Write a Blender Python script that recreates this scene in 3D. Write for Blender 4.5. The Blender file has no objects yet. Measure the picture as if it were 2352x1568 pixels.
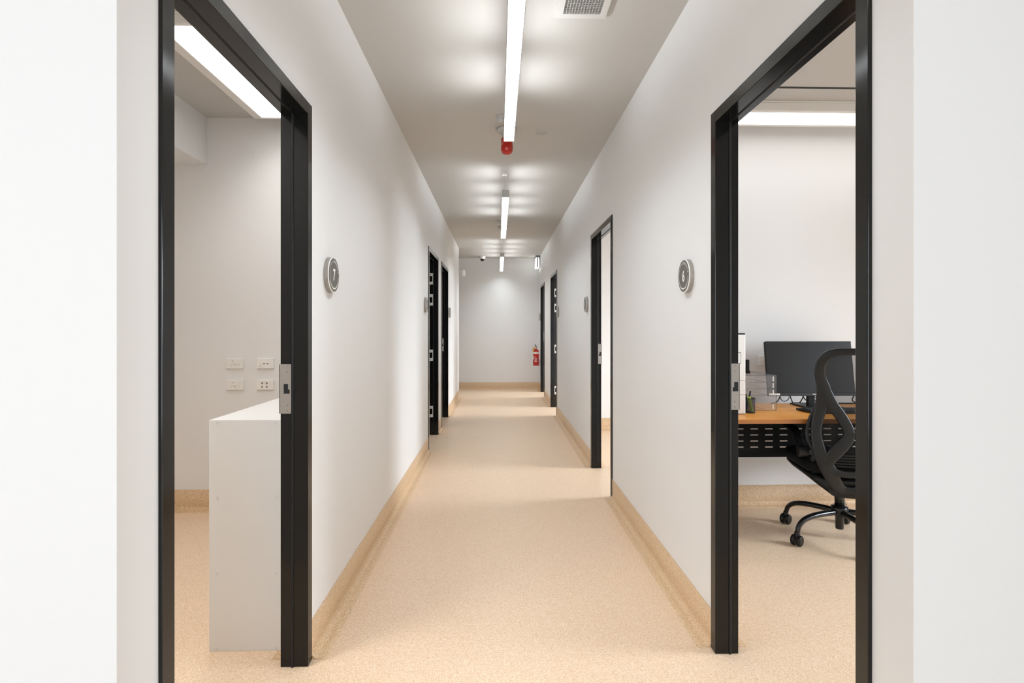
import bpy, bmesh, math
from mathutils import Vector, Matrix

# ------------------------------------------------------------------ camera, world, daylight, exposure
F = 1265.0                       # focal length for the 2352 x 1568 frame
TH = math.atan(32 / F)           # the camera looks slightly right of the corridor's axis
CS, SN = math.cos(TH), math.sin(TH)
EYE = 1.25
sc = bpy.context.scene
col = sc.collection
cam_d = bpy.data.cameras.new('camera')
cam_d.sensor_width = 36.0
cam_d.lens = F / 2352 * 36
cam_d.shift_y = -30 / 2352
cam_d.clip_start = 0.05
cam = bpy.data.objects.new('camera', cam_d)
cam.location = (0, 0, EYE)
cam.rotation_euler = (math.pi / 2, 0, -TH)
col.objects.link(cam)
sc.camera = cam

world = bpy.data.worlds.new('world')
sc.world = world
world.use_nodes = True
world.node_tree.nodes['Background'].inputs[0].default_value = (0.86, 0.93, 1.0, 1)
world.node_tree.nodes['Background'].inputs[1].default_value = 1.0

sc.view_settings.view_transform = 'Standard'
sc.view_settings.look = 'None'
sc.view_settings.gamma = 1
sc.view_settings.use_curve_mapping = False
sc.view_settings.exposure = 0.7
sc.cycles.max_bounces = 10
sc.cycles.diffuse_bounces = 6
sc.cycles.transmission_bounces = 10
sc.cycles.transparent_max_bounces = 16
sc.cycles.sample_clamp_indirect = 6
sc.cycles.caustics_reflective = False
sc.cycles.caustics_refractive = False

def window_light(name, loc, size, power, rot, color=(0.82, 0.91, 1.0)):
    l = bpy.data.lights.new(name, 'AREA')
    l.shape = 'RECTANGLE'
    l.size, l.size_y = size
    l.energy = power
    l.color = color
    o = bpy.data.objects.new(name, l)
    o.location = loc
    o.rotation_euler = rot
    col.objects.link(o)
    return o
P2 = math.pi / 2
# daylight through the real window openings (the room windows on the right, the lobby glazing behind)
# the sky is above the opening, so the light comes in slanting down
DOWNWARD = P2 - math.radians(40)
for nm, wy, wid, pw in (('daylight_office', 1.85, 1.15, 54), ('daylight_room_2', 4.60, 1.3, 72), ('daylight_room_3', 8.25, 1.5, 95), ('daylight_room_4', 10.40, 1.3, 78)):
    wl = window_light(nm, (4.56, wy, 1.55), (1.05, wid), pw, (0, DOWNWARD, 0))
    wl.data.spread = math.radians(125)
window_light('daylight_lobby', (-0.9, -4.05, 1.3), (4.2, 2.2), 120, (P2, 0, 0), (0.79, 0.90, 1.0))

PENDANT_DOWN, PENDANT_UP, ROOM_LAMP = 2.2, 2.0, 1.6          # radiance of the glowing surfaces
PENDANT_W, UPLIGHT_W, OFFICE_W, ROOM_7_W = 8.6, 0.62, 1.2, 4.2                  # watts thrown down by each lamp

def lamp_light(x0, x1, y0, y1, z, power, spread, color=(0.87, 0.945, 1.0)):
    """the directed part of a lamp's light, leaving just below its diffuser"""
    o = window_light('lamp_light', ((x0 + x1) / 2, (y0 + y1) / 2, z), (x1 - x0, y1 - y0), power, (0, 0, 0), color)
    o.data.spread = math.radians(spread)
    return o

# ------------------------------------------------------------------ materials
def mat(name, color, rough=0.5, metal=0.0, spec=0.5, noise=None, bump=None, coat=0.0, emit=None, trans=0.0, ior=1.45, alpha=1.0):
    m = bpy.data.materials.new(name)
    m.use_nodes = True
    nt = m.node_tree
    b = nt.nodes['Principled BSDF']
    b.inputs['Base Color'].default_value = (*color, 1)
    b.inputs['Roughness'].default_value = rough
    b.inputs['Metallic'].default_value = metal
    b.inputs['Specular IOR Level'].default_value = spec
    b.inputs['Coat Weight'].default_value = coat
    b.inputs['Transmission Weight'].default_value = trans
    b.inputs['IOR'].default_value = ior
    b.inputs['Alpha'].default_value = alpha
    if emit:
        b.inputs['Emission Color'].default_value = (*emit[0], 1)
        b.inputs['Emission Strength'].default_value = emit[1]
    if noise or bump:
        g = nt.nodes.new('ShaderNodeNewGeometry')
    if noise:                                   # noise = (scale, amount)
        n = nt.nodes.new('ShaderNodeTexNoise')
        n.inputs['Scale'].default_value = noise[0]
        n.inputs['Detail'].default_value = 3
        nt.links.new(g.outputs['Position'], n.inputs['Vector'])
        mx = nt.nodes.new('ShaderNodeMix')
        mx.data_type = 'RGBA'
        mx.inputs[6].default_value = (*[min(1, c * (1 + noise[1])) for c in color], 1)
        mx.inputs[7].default_value = (*[c * (1 - noise[1]) for c in color], 1)
        nt.links.new(n.outputs['Fac'], mx.inputs[0])
        nt.links.new(mx.outputs[2], b.inputs['Base Color'])
    if bump:                                    # bump = (scale, strength, distance)
        n2 = nt.nodes.new('ShaderNodeTexNoise')
        n2.inputs['Scale'].default_value = bump[0]
        n2.inputs['Detail'].default_value = 2
        nt.links.new(g.outputs['Position'], n2.inputs['Vector'])
        bp = nt.nodes.new('ShaderNodeBump')
        bp.inputs['Strength'].default_value = bump[1]
        bp.inputs['Distance'].default_value = bump[2]
        nt.links.new(n2.outputs['Fac'], bp.inputs['Height'])
        nt.links.new(bp.outputs['Normal'], b.inputs['Normal'])
    return m

def vinyl_mat(name, light, mid, dark, rough, spec=0.5):
    """speckled safety vinyl: fine flecks of three tones"""
    m = mat(name, mid, rough, spec=spec, bump=(500, 0.12, 0.0008))
    nt = m.node_tree
    b = nt.nodes['Principled BSDF']
    g = nt.nodes.new('ShaderNodeNewGeometry')
    v = nt.nodes.new('ShaderNodeTexVoronoi')
    v.inputs['Scale'].default_value = 400
    nt.links.new(g.outputs['Position'], v.inputs['Vector'])
    sx = nt.nodes.new('ShaderNodeSeparateColor')
    nt.links.new(v.outputs['Color'], sx.inputs[0])
    r = nt.nodes.new('ShaderNodeValToRGB')
    e = r.color_ramp.elements
    e[0].position, e[0].color = 0.0, (*dark, 1)
    e[1].position, e[1].color = 1.0, (*light, 1)
    for p, c in ((0.16, dark), (0.24, mid), (0.72, mid), (0.84, light)):
        x = e.new(p)
        x.color = (*c, 1)
    nt.links.new(sx.outputs[0], r.inputs[0])
    n = nt.nodes.new('ShaderNodeTexNoise')
    n.inputs['Scale'].default_value = 3.0
    n.inputs['Detail'].default_value = 5
    nt.links.new(g.outputs['Position'], n.inputs['Vector'])
    mr = nt.nodes.new('ShaderNodeMapRange')
    mr.inputs[3].default_value = rough - 0.05
    mr.inputs[4].default_value = rough + 0.07
    nt.links.new(n.outputs['Fac'], mr.inputs[0])
    nt.links.new(mr.outputs[0], b.inputs['Roughness'])
    nt.links.new(r.outputs[0], b.inputs['Base Color'])
    return m

def wood_mat(name, c1, c2):
    m = mat(name, c1, 0.38)
    nt = m.node_tree
    b = nt.nodes['Principled BSDF']
    g = nt.nodes.new('ShaderNodeNewGeometry')
    mp = nt.nodes.new('ShaderNodeMapping')
    mp.inputs['Scale'].default_value = (1.5, 26, 26)
    nt.links.new(g.outputs['Position'], mp.inputs[0])
    n = nt.nodes.new('ShaderNodeTexNoise')
    n.inputs['Scale'].default_value = 2.2
    n.inputs['Detail'].default_value = 6
    nt.links.new(mp.outputs[0], n.inputs['Vector'])
    mx = nt.nodes.new('ShaderNodeMix')
    mx.data_type = 'RGBA'
    mx.inputs[6].default_value = (*c1, 1)
    mx.inputs[7].default_value = (*c2, 1)
    nt.links.new(n.outputs['Fac'], mx.inputs[0])
    nt.links.new(mx.outputs[2], b.inputs['Base Color'])
    return m

def mesh_fabric(name, color, keep):
    """open weave: part of the light passes between the threads"""
    m = mat(name, color, 0.8)
    nt = m.node_tree
    b = nt.nodes['Principled BSDF']
    out = nt.nodes['Material Output']
    t = nt.nodes.new('ShaderNodeBsdfTransparent')
    mx = nt.nodes.new('ShaderNodeMixShader')
    mx.inputs[0].default_value = keep
    nt.links.new(t.outputs[0], mx.inputs[1])
    nt.links.new(b.outputs[0], mx.inputs[2])
    nt.links.new(mx.outputs[0], out.inputs[0])
    return m

M = {}
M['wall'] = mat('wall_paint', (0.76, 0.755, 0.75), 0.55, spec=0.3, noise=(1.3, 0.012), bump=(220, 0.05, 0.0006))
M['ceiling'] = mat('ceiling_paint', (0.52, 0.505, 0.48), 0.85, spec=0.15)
M['floor'] = vinyl_mat('floor_vinyl', (0.82, 0.675, 0.525), (0.745, 0.545, 0.372), (0.62, 0.425, 0.27), 0.40)
M['skirt'] = vinyl_mat('skirting_vinyl', (0.75, 0.57, 0.385), (0.62, 0.42, 0.245), (0.44, 0.28, 0.15), 0.42)
M['frame'] = mat('black_gloss_paint', (0.005, 0.005, 0.0046), 0.13, spec=0.42)
M['rubber'] = mat('black_rubber', (0.006, 0.006, 0.006), 0.45, spec=0.4)
M['steel'] = mat('brushed_steel', (0.44, 0.415, 0.385), 0.34, metal=0.85, noise=(90, 0.05))
M['screw'] = mat('screw_steel', (0.33, 0.31, 0.29), 0.4, metal=0.9)
M['dark'] = mat('dark_hole', (0.01, 0.012, 0.015), 0.4)
M['hinge'] = mat('zinc_plate', (0.82, 0.82, 0.80), 0.4, metal=0.2)
M['alu'] = mat('lamp_aluminium', (0.44, 0.44, 0.41), 0.5, metal=0.2)
M['white'] = mat('white_plastic', (0.80, 0.785, 0.76), 0.35)
M['lam'] = mat('white_laminate', (0.71, 0.705, 0.695), 0.42, noise=(2.5, 0.01))
M['cap'] = mat('grey_screw_cap', (0.64, 0.635, 0.62), 0.5)
M['lamp_frame'] = mat('lamp_white_frame', (0.74, 0.72, 0.68), 0.45)
M['down'] = mat('pendant_diffuser', (0.9, 0.9, 0.9), 0.5, emit=((0.94, 0.98, 1.0), PENDANT_DOWN))
M['up'] = mat('pendant_uplight', (0.9, 0.9, 0.9), 0.5, emit=((0.94, 0.97, 1.0), PENDANT_UP))
M['panel'] = mat('panel_diffuser', (0.9, 0.9, 0.9), 0.5, emit=((0.96, 0.985, 1.0), ROOM_LAMP))
M['sign_glow'] = mat('sign_glow', (0.9, 0.9, 0.9), 0.5, emit=((0.95, 1.0, 0.98), 1.3))
M['red'] = mat('red_plastic', (0.42, 0.012, 0.004), 0.2, coat=0.4)
M['redpaint'] = mat('red_enamel', (0.50, 0.006, 0.008), 0.25, coat=0.3)
M['yellow'] = mat('ochre_plastic', (0.55, 0.27, 0.02), 0.4)
M['print'] = mat('white_print', (0.80, 0.77, 0.70), 0.5)
M['disc_side'] = mat('sign_brushed_edge', (0.34, 0.31, 0.275), 0.38, metal=0.35, noise=(60, 0.08))
M['disc_face'] = mat('sign_grey', (0.125, 0.118, 0.105), 0.45)
M['disc_white'] = mat('sign_white', (0.84, 0.82, 0.78), 0.4)
M['grille'] = mat('grille_grey', (0.34, 0.335, 0.32), 0.6)
M['ceiling_white'] = mat('ceiling_plastic', (0.58, 0.57, 0.55), 0.5)
M['wood'] = wood_mat('beech_laminate', (0.84, 0.38, 0.075), (0.74, 0.30, 0.05))
M['wood_edge'] = wood_mat('beech_edge', (0.36, 0.135, 0.03), (0.30, 0.105, 0.024))
M['black'] = mat('black_plastic', (0.006, 0.006, 0.006), 0.36, spec=0.35)
M['matte'] = mat('black_matte', (0.0045, 0.0045, 0.0045), 0.6, spec=0.25)
M['chairb'] = mat('chair_nylon', (0.009, 0.009, 0.0088), 0.30, spec=0.4)
M['chairm'] = mesh_fabric('chair_mesh', (0.010, 0.010, 0.010), 0.58)
M['fabric'] = mat('seat_fabric', (0.005, 0.005, 0.005), 0.85, spec=0.2, bump=(400, 0.4, 0.002))
M['glossb'] = mat('gloss_black_metal', (0.008, 0.008, 0.008), 0.16)
M['chrome'] = mat('chrome', (0.75, 0.75, 0.75), 0.12, metal=1.0)
M['screen'] = mat('screen_black', (0.012, 0.0115, 0.011), 0.38, spec=0.3)
M['bezel'] = mat('bezel_grey', (0.028, 0.028, 0.027), 0.45, spec=0.3)
M['acrylic'] = mesh_fabric('clear_acrylic', (0.62, 0.62, 0.63), 0.07)
_b = M['acrylic'].node_tree.nodes['Principled BSDF']
_b.inputs['Roughness'].default_value = 0.05
_b.inputs['Specular IOR Level'].default_value = 1.0
M['acryl_edge'] = mat('acrylic_edge', (0.15, 0.15, 0.155), 0.12, spec=0.8)
M['meshcup'] = mesh_fabric('cup_mesh', (0.03, 0.03, 0.045), 0.55)
M['lime'] = mat('lime_plastic', (0.42, 0.55, 0.02), 0.4)
M['key'] = mat('key_black', (0.03, 0.032, 0.032), 0.45)
M['keyprint'] = mat('key_grey', (0.10, 0.105, 0.10), 0.5)
M['glass'] = mat('window_glass', (0.95, 0.98, 1.0), 0.02, trans=1.0, ior=1.01)
M['cover'] = mat('painted_cover', (0.47, 0.455, 0.43), 0.8, spec=0.2)
M['dome'] = mat('dome_black', (0.012, 0.010, 0.009), 0.08)
M['line'] = mat('shadow_gap', (0.03, 0.028, 0.026), 0.7)

# ------------------------------------------------------------------ helpers
def tag(o, label=None, cat=None, group=None, kind=None):
    if label: o['label'] = label
    if cat: o['category'] = cat
    if group: o['group'] = group
    if kind: o['kind'] = kind
    return o

def empty(name, loc, rz=0.0, parent=None):
    o = bpy.data.objects.new(name, None)
    o.empty_display_size = 0.05
    o.location = loc
    o.rotation_euler = (0, 0, rz)
    if parent: o.parent = parent
    col.objects.link(o)
    return o

class MB:
    """collects shapes; build() links them as ONE mesh object"""
    def __init__(s):
        s.v, s.f, s.sm = [], [], []
    def add(s, vs, fs, smooth=False):
        n = len(s.v)
        s.v += [tuple(p) for p in vs]
        s.f += [tuple(i + n for i in f) for f in fs]
        s.sm += [smooth] * len(fs)
        return s
    def box(s, x0, x1, y0, y1, z0, z1, T=None):
        vs = [Vector((x, y, z)) for z in (z0, z1) for y in (y0, y1) for x in (x0, x1)]
        if T: vs = [T @ p for p in vs]
        return s.add(vs, [(0, 2, 3, 1), (4, 5, 7, 6), (0, 1, 5, 4), (2, 6, 7, 3), (0, 4, 6, 2), (1, 3, 7, 5)])
    def prism(s, poly, d0, d1, T):
        """poly in local XY, extruded along local Z from d0 to d1, then T"""
        n = len(poly)
        vs = [T @ Vector((x, y, d)) for d in (d0, d1) for x, y in poly]
        fs = [tuple(reversed(range(n))), tuple(range(n, 2 * n))]
        fs += [(i, (i + 1) % n, n + (i + 1) % n, n + i) for i in range(n)]
        return s.add(vs, fs)
    def rbox(s, w, h, d0, d1, r, T, seg=5):
        """rounded rectangle plate centred on the local origin"""
        return s.prism(rrect(w, h, r, seg), d0, d1, T)
    def cyl(s, p0, p1, r0, r1=None, n=24, caps=True):
        return s.tube([p0, p1], [r0, r0 if r1 is None else r1], n, caps)
    def tube(s, pts, rad, n=12, caps=True):
        pts = [Vector(p) for p in pts]
        if not isinstance(rad, (list, tuple)): rad = [rad] * len(pts)
        rings = []
        t0 = (pts[1] - pts[0]).normalized()
        u = t0.orthogonal().normalized()
        for i, p in enumerate(pts):
            t = (pts[min(i + 1, len(pts) - 1)] - pts[max(i - 1, 0)])
            t = t.normalized() if t.length > 1e-9 else t0
            u = (u - t * u.dot(t))
            u = u.normalized() if u.length > 1e-6 else t.orthogonal().normalized()
            w = t.cross(u)
            rings.append([p + (u * math.cos(a) + w * math.sin(a)) * rad[i] for a in [2 * math.pi * k / n for k in range(n)]])
        vs = [q for r in rings for q in r]
        fs = []
        for i in range(len(pts) - 1):
            for k in range(n):
                fs.append((i * n + k, i * n + (k + 1) % n, (i + 1) * n + (k + 1) % n, (i + 1) * n + k))
        s.add(vs, fs, True)
        if caps:
            s.add(rings[0], [tuple(reversed(range(n)))])
            s.add(rings[-1], [tuple(range(n))])
        return s
    def lathe(s, prof, T, n=32, smooth=True):
        """prof: (radius, height) pairs turned about local Z"""
        vs, fs = [], []
        for r, z in prof:
            for k in range(n):
                a = 2 * math.pi * k / n
                vs.append(T @ Vector((r * math.cos(a), r * math.sin(a), z)))
        for i in range(len(prof) - 1):
            for k in range(n):
                fs.append((i * n + k, i * n + (k + 1) % n, (i + 1) * n + (k + 1) % n, (i + 1) * n + k))
        return s.add(vs, fs, smooth)
    def ribbon(s, pts, widths, thick, up, n=20):
        """elliptical bar through pts; width lies across the path and the normal `up`"""
        pts = [Vector(p) for p in pts]
        vs, fs = [], []
        for i, p in enumerate(pts):
            t = (pts[min(i + 1, len(pts) - 1)] - pts[max(i - 1, 0)]).normalized()
            side = t.cross(up).normalized()
            nn = side.cross(t).normalized()
            for k in range(n):
                a = 2 * math.pi * k / n
                ca, sa = math.cos(a), math.sin(a)
                sq = lambda q: math.copysign(abs(q) ** 0.42, q)
                vs.append(p + side * sq(ca) * widths[i] / 2 + nn * sq(sa) * thick / 2)
        for i in range(len(pts) - 1):
            for k in range(n):
                fs.append((i * n + k, i * n + (k + 1) % n, (i + 1) * n + (k + 1) % n, (i + 1) * n + k))
        fs.append(tuple(reversed(range(n))))
        fs.append(tuple(range(len(vs) - n, len(vs))))
        return s.add(vs, fs, True)
    def grid(s, rows, smooth=True):
        nr, nc = len(rows), len(rows[0])
        vs = [p for r in rows for p in r]
        fs = [(i * nc + j, i * nc + j + 1, (i + 1) * nc + j + 1, (i + 1) * nc + j) for i in range(nr - 1) for j in range(nc - 1)]
        return s.add(vs, fs, smooth)
    def build(s, name, m, parent=None, origin=None, bevel=0.0, seg=2, loc=None, local=False, subsurf=0):
        """vertices are world coordinates unless local; a child's are shifted to its parent's frame (parents may be nested)"""
        me = bpy.data.meshes.new(name)
        vs = [Vector(p) for p in s.v]
        o = bpy.data.objects.new(name, me)
        if parent is not None:
            o.parent = parent
            if not local:
                inv = wmat(parent).inverted()
                vs = [inv @ p for p in vs]
        elif origin is not None:
            vs = [p - Vector(origin) for p in vs]
            o.location = origin
        me.from_pydata([tuple(p) for p in vs], [], s.f)
        me.polygons.foreach_set('use_smooth', s.sm)
        me.validate()
        bm = bmesh.new()
        bm.from_mesh(me)
        bmesh.ops.recalc_face_normals(bm, faces=bm.faces)
        bm.to_mesh(me)
        bm.free()
        me.materials.append(m)
        col.objects.link(o)
        if bevel:
            b = o.modifiers.new('bevel', 'BEVEL')
            b.width, b.segments, b.limit_method = bevel, seg, 'ANGLE'
            b.harden_normals = False
        if subsurf:
            sb = o.modifiers.new('subsurf', 'SUBSURF')
            sb.levels = sb.render_levels = subsurf
        return o

def wmat(o):
    m = o.matrix_basis.copy() if o.parent is None else wmat(o.parent) @ o.matrix_basis
    return m

def rrect(w, h, r, seg=5):
    out = []
    for cx, cy, a0 in ((w / 2 - r, h / 2 - r, 0), (-w / 2 + r, h / 2 - r, 90), (-w / 2 + r, -h / 2 + r, 180), (w / 2 - r, -h / 2 + r, 270)):
        for k in range(seg + 1):
            a = math.radians(a0 + 90 * k / seg)
            out.append((cx + r * math.cos(a), cy + r * math.sin(a)))
    return out

def catmull(pts, n=6):
    pts = [Vector(p) for p in pts]
    out = []
    for i in range(len(pts) - 1):
        p0, p1, p2, p3 = pts[max(i - 1, 0)], pts[i], pts[i + 1], pts[min(i + 2, len(pts) - 1)]
        for k in range(n):
            t = k / n
            out.append(0.5 * ((2 * p1) + (p2 - p0) * t + (2 * p0 - 5 * p1 + 4 * p2 - p3) * t * t + (3 * p1 - p0 - 3 * p2 + p3) * t ** 3))
    out.append(pts[-1])
    return out

def lerp_list(ws, n=6):
    out = []
    for a, b in zip(ws, ws[1:]):
        out += [a + (b - a) * k / n for k in range(n)]
    return out + [ws[-1]]

def at(u, v, D):
    """world point seen at photo pixel (u, v) at depth D before the camera: used to take measurements"""
    r = (u - 1176) / F * D
    return Vector((r * CS + D * SN, D * CS - r * SN, EYE + (754 - v) / F * D))

_glyphs = {}
def text_shapes(txt, size, bold=0.0):
    key = (txt, size, bold)
    if key not in _glyphs:
        cu = bpy.data.curves.new('t', 'FONT')
        cu.body = txt
        cu.size = size
        cu.align_x = 'CENTER'
        cu.offset = bold
        cu.resolution_u = 3
        ob = bpy.data.objects.new('t', cu)
        col.objects.link(ob)
        bpy.context.view_layer.update()
        me = bpy.data.meshes.new_from_object(ob.evaluated_get(bpy.context.evaluated_depsgraph_get()))
        vs = [v.co.copy() for v in me.vertices]
        fs = [tuple(p.vertices) for p in me.polygons]
        bpy.data.objects.remove(ob)
        bpy.data.curves.remove(cu)
        bpy.data.meshes.remove(me)
        _glyphs[key] = (vs, fs)
    return _glyphs[key]

def put_text(mb, txt, size, T, bold=0.0, vcenter=True):
    vs, fs = text_shapes(txt, size, bold)
    if not vs: return
    zc = (max(v.y for v in vs) + min(v.y for v in vs)) / 2 if vcenter else 0
    mb.add([T @ Vector((v.x, v.y - zc, 0)) for v in vs], fs)

def basis(o, x, y, z):
    """matrix with local axes x, y, z (world vectors) at o"""
    m = Matrix.Identity(4)
    for i, a in enumerate((x, y, z)):
        for j in range(3):
            m[j][i] = a[j]
    for j in range(3):
        m[j][3] = o[j]
    return m
VX, VY, VZ = Vector((1, 0, 0)), Vector((0, 1, 0)), Vector((0, 0, 1))

# ------------------------------------------------------------------ setting
XL, XR = -0.71, 0.843            # corridor wall faces
WL, WR = -0.795, 0.916           # their far faces
H = 2.70
END = 11.38
LOB_L, LOB_R = 1.044, 1.097
DOORS_L = [(1.170, 2.099), (5.606, 6.535), (6.890, 7.812)]
DOORS_R = [(1.221, 2.140), (4.034, 4.953), (7.848, 8.766), (9.950, 10.849)]
DH = 2.088                       # outer height of the door frames
FW = 0.045                       # face width of the frames

fl = MB().box(-4.6, 5.2, -4.6, 12.0, -0.1, 0.0)
tag(fl.build('floor', M['floor']), kind='structure')
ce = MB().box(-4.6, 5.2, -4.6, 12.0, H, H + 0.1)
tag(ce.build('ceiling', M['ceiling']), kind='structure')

def wall_run(name, x0, x1, y0, y1, doors):
    mb = MB()
    y = y0
    for a, b in doors:
        mb.box(x0, x1, y, a + 0.02, 0, H)
        mb.box(x0, x1, a + 0.02, b - 0.02, DH - 0.02, H)
        y = b - 0.02
    mb.box(x0, x1, y, y1, 0, H)
    return tag(mb.build(name, M['wall']), kind='structure')
wall_run('wall_left', WL, XL, LOB_L, 10.004, DOORS_L)
wall_run('wall_right', XR, WR, LOB_R, END, DOORS_R)

def wall(name, *b):
    return tag(MB().box(*b).build(name, M['wall']), kind='structure')
wall('wall_end', -4.1, WR, END, END + 0.1, 0, H)
wall('wall_lobby_left', -4.1, WL, LOB_L, LOB_L + 0.1, 0, H)
wall('wall_lobby_right', WR, 4.7, LOB_R, LOB_R + 0.1, 0, H)
wall('wall_lobby_side_left', -4.1, -4.0, -4.1, LOB_L, 0, H)
wall('wall_lobby_side_right', 4.6, 4.7, -4.1, LOB_R, 0, H)
wall('wall_room_7_end', -3.1, WL, 3.845, 3.945, 0, H)
wall('wall_room_7_side', -3.1, -3.0, LOB_L, 3.945, 0, H)
wall('wall_room_left_middle', -4.0, WL, 6.66, 6.76, 0, H)
wall('wall_room_left_side', -4.1, -4.0, 3.945, END, 0, H)
wall('wall_side_passage', -4.0, WL, 9.904, 10.004, 0, H)
wall('wall_room_6_end', WR, 4.6, 3.858, 3.945, 0, H)
wall('wall_room_5_end', WR, 4.6, 6.784, 6.88, 0, H)
wall('wall_room_right_middle', WR, 4.6, 9.30, 9.40, 0, H)
wall('wall_room_right_end', WR, 4.6, END, END + 0.1, 0, H)
# bulkhead in the upper corner of room 7
tag(MB().box(-3.0, -2.004, LOB_L + 0.1, 3.845, 2.377, H).build('wall_bulkhead', M['wall']), kind='structure')
# fine dark shadow gap on the ceiling of room 6
tag(MB().box(WR, 4.6, 3.262, 3.278, H - 0.004, H + 0.001).build('trim_1', M['line']), kind='structure')

# outside walls on the right with window openings
def window(n, x, y0, y1, z0, z1):
    w = tag(empty('window_%d' % n, (x, (y0 + y1) / 2, z0)), kind='structure')
    f = MB()
    t = 0.05
    f.box(x - 0.03, x + 0.09, y0, y1, z0, z0 + t).box(x - 0.03, x + 0.09, y0, y1, z1 - t, z1)
    f.box(x - 0.03, x + 0.09, y0, y0 + t, z0 + t, z1 - t).box(x - 0.03, x + 0.09, y1 - t, y1, z0 + t, z1 - t)
    f.box(x, x + 0.05, (y0 + y1) / 2 - 0.02, (y0 + y1) / 2 + 0.02, z0 + t, z1 - t)
    f.build('window_frame', M['frame'], w)
    return w
mb = MB()
y = LOB_R
for n, (a, b) in enumerate(((1.22, 2.48), (3.95, 5.35), (7.15, 9.05), (9.65, 11.15))):
    mb.box(4.6, 4.7, y, a, 0, H).box(4.6, 4.7, a, b, 0, 0.85).box(4.6, 4.7, a, b, 2.15, H)
    window(n + 1, 4.6, a, b, 0.85, 2.15)
    y = b
mb.box(4.6, 4.7, y, END + 0.1, 0, H)
tag(mb.build('wall_outside_right', M['wall']), kind='structure')
# lobby back wall with its wide glazing
mb = MB().box(-4.1, -3.1, -4.2, -4.1, 0, H).box(1.3, 4.7, -4.2, -4.1, 0, H)
mb.box(-3.1, 1.3, -4.2, -4.1, 2.45, H).box(-3.1, 1.3, -4.2, -4.1, 0, 0.1)
tag(mb.build('wall_lobby_back', M['wall']), kind='structure')
w5 = tag(empty('window_5', (-0.9, -4.15, 0.1)), kind='structure')
f = MB().box(-3.1, 1.3, -4.19, -4.11, 0.1, 0.16).box(-3.1, 1.3, -4.19, -4.11, 2.39, 2.45)
for x in (-3.1, -1.66, -0.2, 1.24):
    f.box(x, x + 0.06, -4.19, -4.11, 0.16, 2.39)
f.build('window_frame', M['frame'], w5)

# ---- coved vinyl skirting: profile (distance from wall, height)
SK = 0.142
R_ = 0.030
PROF = [(0, SK), (0.0035, SK - 0.001), (0.0035, R_ + 0.002)] + \
       [(0.0035 + R_ - R_ * math.cos(math.radians(a)), R_ + 0.002 - R_ * math.sin(math.radians(a))) for a in (15, 30, 45, 60, 75, 90)] + \
       [(0.06, 0.0012), (0.062, -0.001), (0, -0.001)]
def skirt(name, runs):
    """runs: (origin xy, direction along, outward normal, length)"""
    mb = MB()
    for (ox, oy), d, nrm, L in runs:
        T = basis(Vector((ox, oy, 0)), nrm, VZ, d)
        n = len(PROF)
        vs = [T @ Vector((px, pz, q)) for q in (0, L) for px, pz in PROF]
        fs = [tuple(range(n)), tuple(range(n, 2 * n))]
        mb.add(vs, fs)
        mb.add(vs, [(i, (i + 1) % n, n + (i + 1) % n, n + i) for i in range(n)], True)
    o = mb.build(name, M['skirt'])
    return tag(o, kind='structure')
def runs_y(x, nrm, y0, y1, doors):
    out, y = [], y0
    for a, b in doors:
        out.append(((x, y), VY, nrm, a - y))
        y = b
    out.append(((x, y), VY, nrm, y1 - y))
    return out
skirt('baseboard_left', runs_y(XL, VX, LOB_L, 10.004, DOORS_L))
skirt('baseboard_right', runs_y(XR, -VX, LOB_R, END, DOORS_R))
skirt('baseboard_end', [((-4.0, END), VX, -VY, 4.0 + XR)])
skirt('baseboard_room_7', [((-3.0, 3.845), VX, -VY, 3.0 + WL)] + runs_y(WL, -VX, LOB_L + 0.1, 3.845, DOORS_L[:1]))
skirt('baseboard_room_6', [((WR, 3.858), VX, -VY, 4.6 - WR)] + runs_y(WR, VX, LOB_R + 0.1, 3.858, DOORS_R[:1]))
skirt('baseboard_room_5', [((WR, 6.784), VX, -VY, 4.6 - WR)] + runs_y(WR, VX, 3.945, 6.784, DOORS_R[1:2]))
skirt('baseboard_side_passage', [((-4.0, 10.004), VX, VY, 4.0 + XL)])
skirt('baseboard_lobby', [((-4.0, LOB_L), VX, -VY, 4.0 + XL), ((XR, LOB_R), VX, -VY, 4.6 - XR)])

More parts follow.
